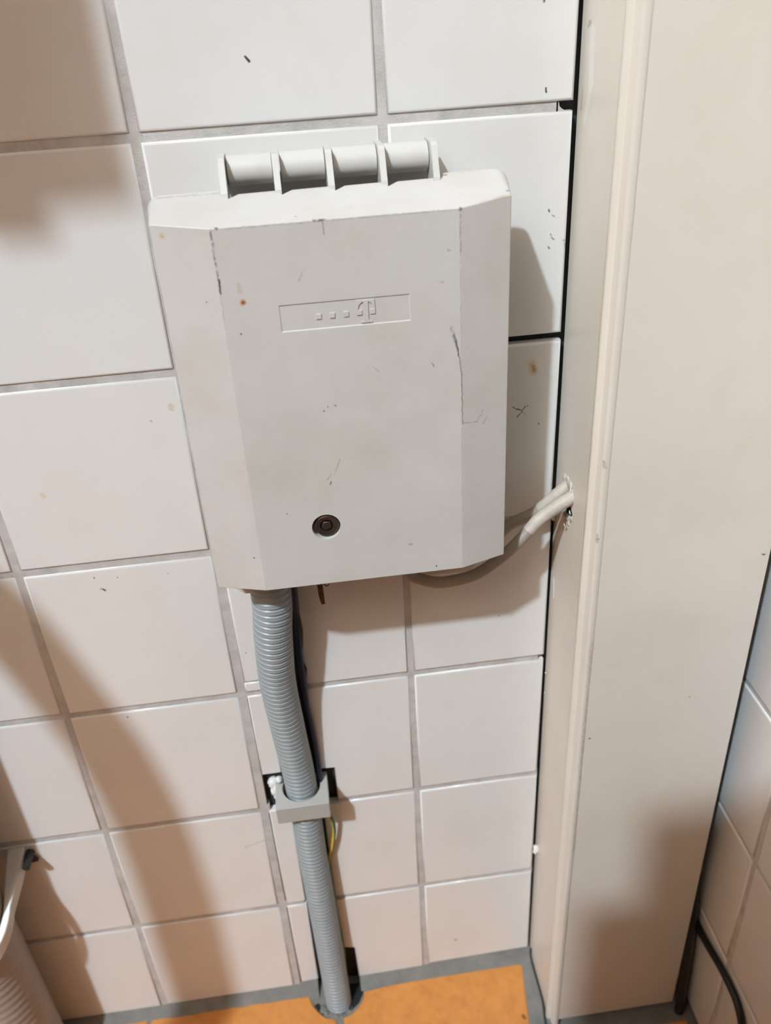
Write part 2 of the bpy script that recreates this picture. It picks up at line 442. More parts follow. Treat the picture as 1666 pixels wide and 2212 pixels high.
# grout strips, set back behind the tile faces
gb = bmesh.new()
GY0, GY1 = .0016, .0088
for k in range(NROW):
    z = H0 + k * P
    for c in range(-5, 2):
        xa, xb = c * P - G / 2, min((c + 1) * P + G / 2, XR)
        if c == 0 and k == 1: 
            box(gb, .0740, xb, GY0, GY1, z - G, z + G); box(gb, xa, .0065, GY0, GY1, z - G, z + G); continue
        if c == 0 and k in (0, 2):
            box(gb, xa, .0240, GY0, GY1, z - G, z + G); box(gb, .0600, xb, GY0, GY1, z - G, z + G); continue
        if c == 1 and k == 4: continue                       # open joint beside the box
        if c == 1 and k == 5: xb = .2640                      # grout fallen out at the end
        if c == 1 and k == 2: xb = .2690
        box(gb, xa, xb, GY0, GY1, z - G, z + G)
for c in range(-5, 2):
    x = c * P
    box(gb, x - G * .75, x + G * .75, GY0 - .00015, GY1 + .0002, .006, H0 + NROW * P)
merge(gb, prism_xz([(.2630, .9170), (.2700, .9168), (.2665, .9185), (.2650, .9200), (.2645, .9225), (.2630, .9230)], GY0, GY1))
obj('grout_joints', mesh_from(gb, 'grout_joints', M_grout), wall, kind='stuff')
# broken tile body showing beside the conduit
bb = bmesh.new()
t = prism_xz([(.0555, .5450), (.0612, .5450), (.0620, .5290), (.0600, .5130), (.0575, .5010), (.0560, .5200)], .0022, .0084)
merge(bb, t)
obj('broken_tile_edge', mesh_from(bb, 'broken_tile_edge', M_biscuit), wall)
# plaster lump left of the clip
lb = bmesh.new()
for (x, y, z, r) in ((.0145, -.001, .352, .0050), (.0185, -.004, .346, .0055), (.0150, -.001, .339, .0048), (.0205, -.003, .356, .0035), (.0165, 0, .330, .0042), (.0135, .002, .345, .0042)):
    t = bmesh.new(); bmesh.ops.create_icosphere(t, subdivisions=2, radius=r)
    for v in t.verts: v.co *= 1 + random.uniform(-.16, .16)
    bmesh.ops.translate(t, verts=t.verts, vec=(x, y, z)); merge(lb, t)
obj('plaster_lump', mesh_from(lb, 'plaster_lump', M_plaster, 60), wall)

# ------------------------------------------------------------------ right wall
XW = 0.434
wr = obj('wall_right', mesh_from((lambda b: (box(b, XW + .0085, XW + .06, -3.80, .008, -.03, 1.60), b)[1])(bmesh.new()), 'wall_right', M_mortar), kind='structure')
tag(wr, 'white tiled side wall to the right of the cream casing', 'wall')
def side_tile(y0, y1, z0, z1):
    bm = prism_xz([(y0, z0), (y1, z0), (y1, z1), (y0, z1)], 0, .0075, .0019)
    for v in bm.verts: v.co = Vector((XW + v.co.y, v.co.x, v.co.z))
    return mesh_from(bm, 'tile', M_tile)
sfull = side_tile(-(P - G) / 2, (P - G) / 2, -(P - G) / 2, (P - G) / 2)
Y0 = -.130
for k in range(NROW):
    z0, z1 = rowz(k)
    for c in range(-5, 1):
        ya = Y0 + c * P + G / 2; yb = min(Y0 + (c + 1) * P - G / 2, .004)
        if c == 0 or k == 0: obj('tile', side_tile(ya, yb, z0, z1), wr)
        else: obj('tile', sfull, wr, loc=(0, (ya + yb) / 2 + jit(), (z0 + z1) / 2 + jit()))
gb = bmesh.new()
for k in range(NROW):
    box(gb, XW + GY0, XW + GY1, Y0 - 5 * P, .004, H0 + k * P - G, H0 + k * P + G)
for c in range(-5, 1):
    box(gb, XW + GY0 - .00015, XW + GY1 + .0002, Y0 + c * P - G * .75, Y0 + c * P + G * .75, .006, H0 + NROW * P)
obj('grout_joints', mesh_from(gb, 'grout_joints', M_grout), wr, kind='stuff')

# ------------------------------------------------------------------ floor
fb = bmesh.new(); box(fb, -2.86, .4425, -3.80, .0085, -.05, -.0022)
floor = obj('floor', mesh_from(fb, 'floor', M_floor_mortar), kind='structure')
tag(floor, 'orange tiled floor with grey mortar joints at the foot of the wall', 'floor')
def floor_tile(poly):
    bm = bmesh.new()
    tv = [bm.verts.new((x, y, 0)) for x, y in poly]; bv = [bm.verts.new((x, y, -.010)) for x, y in poly]
    bm.faces.new(tv); bm.faces.new(list(reversed(bv))); n = len(poly)
    for i in range(n): bm.faces.new((tv[i], bv[i], bv[(i + 1) % n], tv[(i + 1) % n]))
    bmesh.ops.recalc_face_normals(bm, faces=bm.faces)
    es = [e for e in bm.edges if all(abs(v.co.z) < 1e-9 for v in e.verts)]
    r = bmesh.ops.bevel(bm, geom=es, offset=.0012, segments=2, affect='EDGES')
    return obj('floor_tile', mesh_from(bm, 'floor_tile', M_floor_tile), floor)
arc = lambda a0, a1, n=7, r=.0315, cx=.0465, cy=-.0080: [(cx + r * math.cos(math.radians(a0 + (a1 - a0) * i / n)) * (1 + jit(.03)), cy + r * math.sin(math.radians(a0 + (a1 - a0) * i / n)) * (1 + jit(.03))) for i in range(n + 1)]
FT = .215; FJ = .0066
floor_tile([(.2850, -.2250), (.4280, -.2250), (.4280, -.0990), (.2850, -.0990)])
# right of the joint, notched round the conduit and cut off before the casing
floor_tile(arc(-82, -10) + [(.110, -.0098), (.180, -.0086), (.2655, -.0085), (.2560, -.0750), (.2430, -.2250), (.0500, -.2250)])
floor_tile([(-.1685, -.0020), (-.0900, -.0035), (-.0020, -.0060), (.0130, -.0068)] + arc(-165, -98) + [(.0430, -.2250), (-.1685, -.2250)])
for r in range(8):
    for c in range(-9, 2):
        if r == 0 and c in (-1, 0): continue
        x0 = .0465 + c * FT + FJ / 2; x1 = x0 + FT - FJ
        y1 = -.2250 - FJ - (r - 1) * FT if r else -.006
        y0 = y1 - (FT - FJ) if r else -.2250
        if c == 1: x1 = .425; 
        if c == 1 and r == 0: continue
        floor_tile([(x0, y0), (x1, y0), (x1, y1), (x0, y1)])
# mortar fillet between wall and floor, rubble round the pipe
mb = bmesh.new()
for (xa, xb) in ((-.80, .0245), (.0735, .2775)):
    n = max(4, int((xb - xa) / .012)); prev = None
    for i in range(n + 1):
        x = xa + (xb - xa) * i / n
        ring = [mb.verts.new((x, .008, .0125 + jit(.0008))), mb.verts.new((x, .0005, .0100 + jit(.0008))), mb.verts.new((x, -.0035, .0040 + jit(.0006))), mb.verts.new((x, -.0125 + jit(.001), -.0020))]
        if prev:
            for j in range(3): mb.faces.new((prev[j], prev[j + 1], ring[j + 1], ring[j]))
        prev = ring
n = 14; prev = None
for i in range(n + 1):                                      # mortar strip by the casing
    y = -.004 - .27 * i / n
    ring = [mb.verts.new((.2560 + (y + .0085) * .14 + jit(.0006) - .004 + .010, y, -.0022)), mb.verts.new((.2720 + jit(.0006), y, .0004 + jit(.0006))), mb.verts.new((.2795, y, .0015))]
    if prev:
        for j in range(2): mb.faces.new((prev[j], prev[j + 1], ring[j + 1], ring[j]))
    prev = ring
obj('mortar_fillet', mesh_from(mb, 'mortar_fillet', M_floor_mortar, 60), floor)
hb = bmesh.new()
hv = [hb.verts.new((x, y, -.0016)) for x, y in [(.0580, -.0010), (.0760, -.0010), (.0755, -.0140), (.0700, -.0240), (.0600, -.0320), (.0560, -.0280)]]
hb.faces.new(hv)
hv = [hb.verts.new((x, y, -.0016)) for x, y in [(.0180, -.0200), (.0230, -.0175), (.0300, -.0270), (.0290, -.0330), (.0230, -.0280)]]
hb.faces.new(hv)
g_ = bmesh.ops.extrude_face_region(hb, geom=list(hb.faces)); bmesh.ops.translate(hb, verts=[v for v in g_['geom'] if isinstance(v, bmesh.types.BMVert)], vec=(0, 0, -.002))
obj('dark_hollow', mesh_from(hb, 'dark_hollow', M_hole), floor, kind='stuff')
rb = bmesh.new()
for i in range(46):
    a = math.radians(random.uniform(-150, -50)); rr = random.uniform(.0175, .0275)
    t = bmesh.new(); bmesh.ops.create_icosphere(t, subdivisions=1, radius=random.uniform(.0014, .0042))
    for v in t.verts: v.co *= 1 + random.uniform(-.25, .25)
    bmesh.ops.translate(t, verts=t.verts, vec=(.0465 + rr * math.cos(a), -.010 + rr * math.sin(a), -.0035)); merge(rb, t)
obj('mortar_rubble', mesh_from(rb, 'mortar_rubble', M_floor_mortar), floor, kind='stuff')

# ------------------------------------------------------------------ cream casing in the corner
cas = thing('trim_1', 'cream painted pipe casing standing in the wall corner', 'casing', (.35, -.04, .0))
cas['kind'] = 'structure'
XS = .2782
# side panel with the torn hole for the cables
sb = bmesh.new()
outer = [(.006, .0), (-.070, .0), (-.070, 1.58), (.006, 1.58)]
inner = [(-.016, .6570), (-.024, .6605), (-.032, .6600), (-.0340, .6540), (-.0325, .6470), (-.0315, .6430), (-.0370, .6385), (-.0375, .6330), (-.0335, .6270), (-.0240, .6235), (-.0150, .6280), (-.0115, .6420), (-.0125, .6510)]
def loop(bm, pts, x):
    vs = [bm.verts.new((x, y, z)) for y, z in pts]
    return vs, [bm.edges.new((vs[i], vs[(i + 1) % len(vs)])) for i in range(len(vs))]
fo, eo = loop(sb, outer, XS); fi, ei = loop(sb, inner, XS)
bmesh.ops.triangle_fill(sb, edges=eo + ei, use_beauty=True)
g = bmesh.ops.extrude_face_region(sb, geom=list(sb.faces))
bmesh.ops.translate(sb, verts=[v for v in g['geom'] if isinstance(v, bmesh.types.BMVert)], vec=(.003, 0, 0))
obj('side_panel', mesh_from(sb, 'side_panel', M_casing), cas)
# corner bead
prof = [(.2812, -.0685), (.2782, -.0685), (.2768, -.0694), (.2757, -.0708), (.2755, -.0738), (.2761, -.0750), (.2786, -.0753), (.2794, -.0760), (.2795, -.0846), (.2803, -.0857), (.2820, -.0861), (.2840, -.0860), (.2850, -.0855), (.2862, -.0846)]
cb = bmesh.new()
prev = None
for z in [i * 1.58 / 60 for i in range(61)]:
    ring = [cb.verts.new((x + jit(.00010), y + jit(.00010), z)) for x, y in prof]
    if prev:
        for j in range(len(prof) - 1): cb.faces.new((prev[j], prev[j + 1], ring[j + 1], ring[j]))
    prev = ring
obj('corner_bead', mesh_from(cb, 'corner_bead', M_casing, 80), cas)
pb = bmesh.new(); box(pb, .2847, .4157, -.0850, -.0780, .0150, 1.58, .0005)
obj('front_panel', mesh_from(pb, 'front_panel', M_casing), cas)
tb = bmesh.new(); box(tb, .2785, .4300, -.0840, .006, 1.575, 1.59)
obj('top_board', mesh_from(tb, 'top_board', M_casing), cas)
pl = bmesh.new()
for (x, y, z, r) in ((.2782, -.0165, .6590, .0040), (.2784, -.0225, .6615, .0034), (.2784, -.0290, .6600, .0036), (.2784, -.0330, .6560, .0028), (.2780, -.0265, .6595, .0034), (.2786, -.0128, .6540, .0030), (.2786, -.0240, .6255, .0030), (.2786, -.0300, .6262, .0026), (.2788, -.0345, .6330, .0022), (.2786, -.0190, .6265, .0030), (.2786, -.0275, .6300, .0034)):
    t = bmesh.new(); bmesh.ops.create_icosphere(t, subdivisions=2, radius=r)
    for v in t.verts: v.co *= 1 + random.uniform(-.14, .14); v.co.x *= .55
    bmesh.ops.translate(t, verts=t.verts, vec=(x, y, z)); merge(pl, t)
obj('paint_lumps', mesh_from(pl, 'paint_lumps', M_lit_cable_paint, 70), cas, kind='stuff')
# torn paint round the hole and loose bits of filler beside the wall
tb = bmesh.new()
def flake(pts, th=.0006):
    vs = [tb.verts.new(p) for p in pts]; f = tb.faces.new(vs)
    g = bmesh.ops.extrude_face_region(tb, geom=[f])
    bmesh.ops.translate(tb, verts=[v for v in g['geom'] if isinstance(v, bmesh.types.BMVert)], vec=(-th, 0, 0))
xs = XS - .0004
flake([(xs, -.0285, .6620), (xs, -.0325, .6625), (xs - .0012, -.0348, .6570), (xs - .0010, -.0332, .6565), (xs, -.0310, .6600)])
flake([(xs, -.0330, .6475), (xs - .0015, -.0348, .6480), (xs - .0008, -.0345, .6440), (xs, -.0325, .6445), (xs, -.0290, .6430)])
flake([(xs - .0015, -.0255, .6240), (xs - .0020, -.0290, .6235), (xs - .0022, -.0320, .6250), (xs - .0020, -.0300, .6205), (xs - .0010, -.0265, .6215)])
flake([(xs - .0010, -.0350, .6410), (xs - .0014, -.0368, .6395), (xs, -.0360, .6375), (xs, -.0345, .6385)])
flake([(xs, -.0040, .6170), (xs, -.0062, .6160), (xs, -.0052, .6135), (xs, -.0030, .6150)])
flake([(xs, -.0045, .5560), (xs, -.0062, .5480), (xs, -.0070, .5360), (xs, -.0058, .5420)])
obj('torn_paint', mesh_from(tb, 'torn_paint', M_chip), cas)
tb = bmesh.new()
for (x, y, z, r) in ((.2762, -.0020, .1995, .0030), (.2758, -.0018, .1930, .0026), (.2765, -.0022, .1960, .0028), (.2762, -.001, .4460, .0007), (.2765, -.0012, .4215, .0006), (.2755, -.0008, .6130, .0018)):
    t = bmesh.new(); bmesh.ops.create_icosphere(t, subdivisions=2, radius=r)
    for v in t.verts: v.co *= 1 + random.uniform(-.2, .2)
    bmesh.ops.translate(t, verts=t.verts, vec=(x, y, z)); merge(tb, t)
obj('filler_crumbs', mesh_from(tb, 'filler_crumbs', M_chip, 60), cas, kind='stuff')

# ------------------------------------------------------------------ grey terminal box
BX = Vector((.115, 0, .60))
tbx = thing('terminal_box', 'grey plastic telephone terminal box with hinged lid screwed on white wall tiles', 'box', BX)
# back part
bm = bmesh.new(); box(bm, .0155, .2150, -.0300, .0, .6390, .8600, .003)
box(bm, .0480, .1815, -.0095, -.0005, .8560, .8960, .001)
obj('back_case', mesh_from(bm, 'back_case', M_plastic), tbx)
# glands under the back part
for v0 in ((.0165, .0590, .0060, .0345, .5975), (.1560, .2060, .0040, .0255, .5880)):
    x0, x1, d0, d1, zb = v0
    q = [(x0, .6400), (x0, zb + .006), (x0 + .006, zb), (x1 - .004, zb), (x1, zb + .006), (x1, .6400)]
    obj('cable_gland', mesh_from(prism_xz(q, -d1, -d0, .0010), 'cable_gland', M_gland), tbx)
# lid -------------------------------------------------
ZB, ZT = .6310, .8805
FL, FR = .0432, .1845            # folds
D1, D2, D3 = .0800, .0690, .0335
SL = (.0090, .0045); SR = (.2170, .2235)   # side x at D2 and at the rim
slope = lambda d: ZT + (D1 - d) * .245
lb = bmesh.new()
wl = lb.edges.layers.float.new('bevel_weight_edge')
V = lambda x, d, z: lb.verts.new((x, -d, z))
def face(*vs): return lb.faces.new(vs)
# front face with openings for the plate and the lock
px0, px1, pz0, pz1 = .0762, .1533, .8178, .8335
lx, lz, lr = .0900, .6783, .0099
xs_ = [FL, lx - .014, lx + .014, FR]
zs_ = [ZB, lz - .014, lz + .014, pz0, pz1, ZT]
gx = sorted(set([FL, px0, lx - .0135, lx + .0135, px1, FR])); gz = sorted(set([ZB, lz - .0135, lz + .0135, pz0, pz1, ZT]))
gv = {(i, j): V(x, D1, z) for i, x in enumerate(gx) for j, z in enumerate(gz)}
for i in range(len(gx) - 1):
    for j in range(len(gz) - 1):
        mx, mz = (gx[i] + gx[i + 1]) / 2, (gz[j] + gz[j + 1]) / 2
        if px0 < mx < px1 and pz0 < mz < pz1: continue
        if abs(mx - lx) < .0135 and abs(mz - lz) < .0135:
            lock_q = [gv[i, j], gv[i + 1, j], gv[i + 1, j + 1], gv[i, j + 1]]; continue
        face(gv[i, j], gv[i + 1, j], gv[i + 1, j + 1], gv[i, j + 1])
pr = [[gv[gx.index(px0), gz.index(pz0)], gv[gx.index(px1), gz.index(pz0)], gv[gx.index(px1), gz.index(pz1)], gv[gx.index(px0), gz.index(pz1)]]]
def edge_run(j0, i0, j1, i1):
    out = []
    si = (i1 > i0) - (i1 < i0); sj = (j1 > j0) - (j1 < j0); i, j = i0, j0
    while True:
        out.append(gv[i, j])
        if (i, j) == (i1, j1): return out
        i += si; j += sj
I0, I1, J0, J1 = gx.index(px0), gx.index(px1), gz.index(pz0), gz.index(pz1)
rimv = edge_run(J0, I0, J0, I1)[:-1] + edge_run(J0, I1, J1, I1)[:-1] + edge_run(J1, I1, J1, I0)[:-1] + edge_run(J1, I0, J0, I0)[:-1]
cxp, czp = (px0 + px1) / 2, (pz0 + pz1) / 2
deep = [V(v.co.x - math.copysign(.0003, v.co.x - cxp) if abs(abs(v.co.x - cxp) - (px1 - px0) / 2) < 1e-6 else v.co.x, D1 - .0006, v.co.z - math.copysign(.0003, v.co.z - czp) if abs(abs(v.co.z - czp) - (pz1 - pz0) / 2) < 1e-6 else v.co.z) for v in rimv]
for k in range(len(rimv)):
    face(rimv[k], rimv[(k + 1) % len(rimv)], deep[(k + 1) % len(rimv)], deep[k])
# lock opening: square to circle
NS = 40; ring = []; sq = []
for k in range(NS):
    a = 2 * math.pi * (k + .5) / NS - math.pi * .75
    ring.append(V(lx + lr * math.cos(a), D1, lz + lr * math.sin(a)))
corners = {0: lock_q[0], NS // 4: lock_q[1], NS // 2: lock_q[2], 3 * NS // 4: lock_q[3]}
cs = [lock_q[0], lock_q[1], lock_q[2], lock_q[3]]
for s in range(4):
    c = cs[s]; nx = cs[(s + 1) % 4]
    idx = [(s * NS // 4 + k) % NS for k in range(NS // 4)]
    half = len(idx) // 2
    for k in range(len(idx)):
        a, b = ring[idx[k]], ring[(idx[k] + 1) % NS]
        if k < half: face(c, b, a)
        elif k == half: face(c, nx, b, a)
        else: face(nx, b, a)
# recess of the lock: rim, countersink, bottom
lring = [V(lx + (v.co.x - lx) * .97, D1 - .0060, lz + (v.co.z - lz) * .97) for v in ring]
for k in range(NS): face(ring[k], ring[(k + 1) % NS], lring[(k + 1) % NS], lring[k])
face(*lring)
# side panels, bottom, back rim
ix = {x: i for i, x in enumerate(gx)}
leftcol = [gv[0, j] for j in range(len(gz))]; rightcol = [gv[len(gx) - 1, j] for j in range(len(gz))]
bl2 = V(SL[0], D2, ZB); br2 = V(SR[0], D2, ZB); tl2 = V(SL[0], D2, slope(D2)); tr2 = V(SR[0], D2, slope(D2))
face(*([bl2] + leftcol + [tl2])); face(*([br2] + list(reversed([tr2] + list(reversed(rightcol)))) ) if False else [br2, tr2] + list(reversed(rightcol)))
bl3 = V(SL[1], D3, ZB); br3 = V(SR[1], D3, ZB)
RC = .0085
def rim(side, x):
    s = 1 if side == 'l' else -1
    zt = slope(D3)
    out = []
    for k in range(7):
        a = math.pi / 2 * k / 6
        px = x + s * RC * (1 - math.cos(a)); pz = zt - RC + RC * math.sin(a)
        out.append(V(px, D3, pz))
    return out
lrim = rim('l', SL[1]); rrim = rim('r', SR[1])
face(bl2, tl2, lrim[0], bl3); face(br2, br3, rrim[0], tr2)
for k in range(6):
    face(tl2, lrim[k + 1], lrim[k]); face(tr2, rrim[k], rrim[k + 1])
# top slope between the rim and the fold, notched for the hinge leaves
fins = [.0515, .0831, .1147, .1463, .1779]; fw = .0019
DN = .0400
top_out = [lrim[6]]
pts = []
pts.append((fins[0] - .004, D3))
for a, b in zip(fins, fins[1:]):
    pts += [(a - fw if a == fins[0] else a + fw, D3)] if False else []
    pts += [(a + fw, D3 + .0120), (a + fw + .0062, DN), (b - fw, DN - .0006)]
pts.append((fins[-1] + .004, DN - .0006)); pts.append((fins[-1] + .0046, D3))
notch = [V(x, d, slope(d)) for x, d in pts]
toprow = [gv[i, len(gz) - 1] for i in range(len(gx))]
topf = face(*([tl2] + toprow + [tr2] + [rrim[6]] + list(reversed(notch)) + [lrim[6]]))
# rim drops back to the wall side
def drop(v): return V(v.co.x, -v.co.y - .0002, v.co.z - .006)
rimrow = [bl3] + lrim + notch + list(reversed(rrim)) + [br3]
low = [lb.verts.new((v.co.x, v.co.y, min(v.co.z, ZB)) if v in (bl3, br3) else (v.co.x, v.co.y, v.co.z - .022)) for v in rimrow]
for a, b, c, d in zip(rimrow, rimrow[1:], low[1:], low):
    if (a.co - d.co).length < 1e-7 or (b.co - c.co).length < 1e-7:
        continue
    face(a, b, c, d)
botrow = [gv[i, 0] for i in range(len(gx))]
face(*([bl3, bl2] + botrow + [br2, br3]))
lb.normal_update()
for e in lb.edges:
    if len(e.link_faces) == 2:
        ang = e.calc_face_angle(0)
        vs = e.verts
        if ang > math.radians(8) and not any(v in ring or v in lring for v in vs) and not any(v in notch or v in low or v in deep for v in vs):
            e[wl] = 1.0
bmesh.ops.triangulate(lb, faces=[topf])
me = mesh_from(lb, 'lid', M_plastic)
lid = obj('lid', me, tbx)
md = lid.modifiers.new('bevel', 'BEVEL'); md.width = .0022; md.segments = 4; md.limit_method = 'WEIGHT'
# name plate set into the lid, with the raised logo
bm = bmesh.new(); box(bm, px0 + .0002, px1 - .0002, -(D1 - .0005), -(D1 - .0030), pz0 + .0002, pz1 - .0002)
plate = obj('name_plate', mesh_from(bm, 'name_plate', M_plastic), lid)
yp0, yp1 = -(D1 + .0001), -(D1 - .0007)
for xq in (.0986, .1068, .1150):
    bm = bmesh.new(); box(bm, xq - .0016, xq + .0016, yp0, yp1, .8235, .8267, .00012, 1)
    obj('logo_square', mesh_from(bm, 'logo_square', M_plastic), lid)
bm = bmesh.new()
box(bm, .1214, .1246, yp0, yp1, .8237, .8268, .00012, 1); box(bm, .1294, .1326, yp0, yp1, .8238, .8269, .00012, 1)
tx = .1270; zt0 = .8188
def half(s):
    T = lambda u, z: (tx + s * u, z)
    q = [T(0, zt0), T(.0034, zt0), T(.0034, zt0 + .0008)]
    q += [T(.0014 + .0020 * (1 - math.sin(a)), zt0 + .0008 + .0013 * (1 - math.cos(a))) for a in [math.pi / 2 * k / 5 for k in range(1, 6)]]
    q += [T(.0014, .8315)]
    q += [T(.0014 + .0033 * math.sin(a), .8315 - .0045 * (1 - math.cos(a))) for a in [math.pi / 2 * k / 6 for k in range(1, 7)]]
    q += [T(.0056, .8270), T(.0053, .8326), T(0, .8326)]
    return q
rt = half(1)
merge(bm, prism_xz(rt[:-1] + [(2 * tx - x, z) for x, z in reversed(rt[1:-1])], yp0, yp1))
obj('logo_letter', mesh_from(bm, 'logo_letter', M_plastic), lid)
# lock
def disc(bm, cx, cz, r0, r1, d0, d1, seg=36):
    a = [bm.verts.new((cx + r0 * math.cos(2 * math.pi * k / seg), -d0, cz + r0 * math.sin(2 * math.pi * k / seg))) for k in range(seg)]
    b = [bm.verts.new((cx + r1 * math.cos(2 * math.pi * k / seg), -d1, cz + r1 * math.sin(2 * math.pi * k / seg))) for k in range(seg)]
    for k in range(seg): bm.faces.new((a[k], a[(k + 1) % seg], b[(k + 1) % seg], b[k]))
    return a, b
bm = bmesh.new()
a, b = disc(bm, lx + .0003, lz, .0084, .0084, D1 - .0058, D1 - .0022)
b2, c = disc(bm, lx + .0003, lz, .0084, .0075, D1 - .0022, D1 - .0014)
d_, e_ = disc(bm, lx + .0003, lz, .0075, .0047, D1 - .0014, D1 - .0018)
f_, g_ = disc(bm, lx + .0003, lz, .0047, .0045, D1 - .0018, D1 - .0036)
bm.faces.new(g_)
bmesh.ops.remove_doubles(bm, verts=bm.verts, dist=1e-6)
lock = obj('lock', mesh_from(bm, 'lock', M_lock, 30), tbx)
bm = bmesh.new()
pent = [(lx + .0003 + .0036 * math.cos(2 * math.pi * k / 10 + .2) * (1 if k % 2 else .86), lz + .0036 * math.sin(2 * math.pi * k / 10 + .2) * (1 if k % 2 else .86)) for k in range(10)]
t = prism_xz(pent, -(D1 - .0016), -(D1 - .0038), .0006, 2); merge(bm, t)
obj('bolt_head', mesh_from(bm, 'bolt_head', M_lock), lock)
# hinge: barrels and leaves
HB, HZ, HR = .0205, .9005, .0088
for a, b in zip(fins, fins[1:]):
    bm = bmesh.new(); n = 28
    x0, x1 = a + fw + .0006, b - fw - .0003
    ringsx = []
    for x, r in ((x0, HR - .0006), (x0 + .0006, HR), (x1 - .0004, HR), (x1, HR - .0004)):
        ringsx.append([bm.verts.new((x, -HB + r * math.cos(2 * math.pi * k / n), HZ + r * math.sin(2 * math.pi * k / n))) for k in range(n)])
    for p_, q_ in zip(ringsx, ringsx[1:]):
        for k in range(n): bm.faces.new((p_[k], p_[(k + 1) % n], q_[(k + 1) % n], q_[k]))
    bm.faces.new(ringsx[0]); bm.faces.new(ringsx[-1])
    obj('hinge_barrel', mesh_from(bm, 'hinge_barrel', M_plastic_hinge, 40), tbx)
for i, x in enumerate(fins):
    bm = bmesh.new()
    yy = [(-.0436, .8880), (-.0428, .8915), (-.0345, .9080), (-.0325, .9098), (-.0110, .9098), (-.0095, .9080), (-.0100, .8930), (-.0300, .8840), (-.0380, .8840)]
    f = [bm.verts.new((x - fw, y, z)) for y, z in yy]; g2 = [bm.verts.new((x + fw, y, z)) for y, z in yy]
    bm.faces.new(f); bm.faces.new(list(reversed(g2)))
    for k in range(len(yy)): bm.faces.new((f[k], f[(k + 1) % len(yy)], g2[(k + 1) % len(yy)], g2[k]))
    o = obj('hinge_leaf', mesh_from(bm, 'hinge_leaf', M_plastic_hinge), tbx)

# rusty stub under the box
bm = bmesh.new()
tube(bm, [(.0795, -.0290, .6400), (.0797, -.0292, .6200), (.0802, -.0296, .6000), (.0808, -.0300, .5850), (.0813, -.0301, .5770)], [.0020, .0022, .0023, .0022, .0017], 14)
tube(bm, spline([(.0812, -.030, .598), (.0840, -.031, .5955), (.0862, -.031, .5940), (.0878, -.031, .5965)], 10), .0003, 6)
for v in bm.verts: v.co += Vector((jit(.0003), jit(.0003), jit(.0003)))
tag(obj('rusty_bolt', mesh_from(bm, 'rusty_bolt', M_rust, 50)), 'small rusty brown bolt stub poking down under the grey box right of the conduit', 'bolt')

# ------------------------------------------------------------------ corrugated conduit
ctrl = [(.0422, -.0300, .6230), (.0418, -.0318, .5850), (.0390, -.0310, .5580), (.0372, -.0285, .5300), (.0358, -.0245, .5030), (.0359, -.0210, .4750), (.0370, -.0175, .4450), (.0382, -.0145, .4150), (.0396, -.0120, .3860), (.0406, -.0110, .3600), (.0412, -.0105, .3300), (.0416, -.0105, .3000), (.0416, -.0105, .2500), (.0428, -.0110, .1900), (.0441, -.0115, .1250), (.0452, -.0135, .0600), (.0462, -.0180, .0150), (.0466, -.0205, -.0060)]
path = spline(ctrl, 900)
length = [0.0]
for a, b in zip(path, path[1:]): length.append(length[-1] + (b - a).length)
pitch = .00545
us = (-.5, -.36, -.22, -.12, -.05, .05, .12, .22, .36)
stations = []; n = int(length[-1] / pitch)
for k in range(n):
    for u in us: stations.append(((k + .5 + u) * pitch, u))
fr = frames(path)
bm = bmesh.new(); rings = []; SEG = 36; ii = 0
for s, u in stations:
    while ii < len(length) - 2 and length[ii + 1] < s: ii += 1
    p, t, uu, vv = fr[ii]; f = (s - length[ii]) / max(1e-9, length[ii + 1] - length[ii])
    p = p.lerp(path[ii + 1], f)
    tt = s / length[-1]
    r0 = .0160 - .0014 * min(1, tt / .55)
    r = r0 - .0015 * math.exp(-(u / .12) ** 2) - .0005 * (2 * max(0, abs(u) - .25)) ** 2 * 4
    rings.append([bm.verts.new(p + (uu * math.cos(2 * math.pi * k / SEG) + vv * math.sin(2 * math.pi * k / SEG)) * r) for k in range(SEG)])
for a, b in zip(rings, rings[1:]):
    for k in range(SEG): bm.faces.new((a[k], a[(k + 1) % SEG], b[(k + 1) % SEG], b[k]))
bm.faces.new(list(reversed(rings[0]))); bm.faces.new(rings[-1])
con = obj('corrugated_conduit', mesh_from(bm, 'corrugated_conduit', M_conduit, 70))
tag(con, 'grey corrugated plastic conduit running from the box down into the floor', 'conduit')

# clip that holds the conduit
clip = thing('conduit_clip', 'grey plastic clip holding the corrugated conduit in the tile cut-out', 'clip', (.041, 0, .331))
x0, x1, yf, cx, cy, rr = .0163, .0657, -.0345, .0408, -.0105, .0178
q = [(x0, .004), (x0, yf), (x1, yf), (x1 + .0003, .004)]
a0 = math.degrees(math.acos(.0045 / rr)); 
arcp = []
for k in range(25):
    a = math.radians(40 - (40 + 220) * k / 24)
    arcp.append((cx + rr * math.cos(a), cy + rr * math.sin(a)))
q2 = [(x0, .004), (x0, yf), (x1, yf), (x1, .004), (arcp[0][0] + .001, .004)] + arcp + [(arcp[-1][0] - .001, .004)]
bm = bmesh.new(); zl, zh = .3315, .3512
lo_ = [bm.verts.new((x, y, zl)) for x, y in q2]; hi_ = [bm.verts.new((x, y, zh)) for x, y in q2]
bm.faces.new(lo_); bm.faces.new(list(reversed(hi_)))
for k in range(len(q2)): bm.faces.new((lo_[k], lo_[(k + 1) % len(q2)], hi_[(k + 1) % len(q2)], hi_[k]))
o = obj('clip_body', mesh_from(bm, 'clip_body', M_clip), clip); bevelled(o, .0006, 2, 50)
bm = bmesh.new(); box(bm, .0120, .0690, .0050, .0084, .3200, .3570, .0006)
obj('clip_base', mesh_from(bm, 'clip_base', M_mortar), clip)

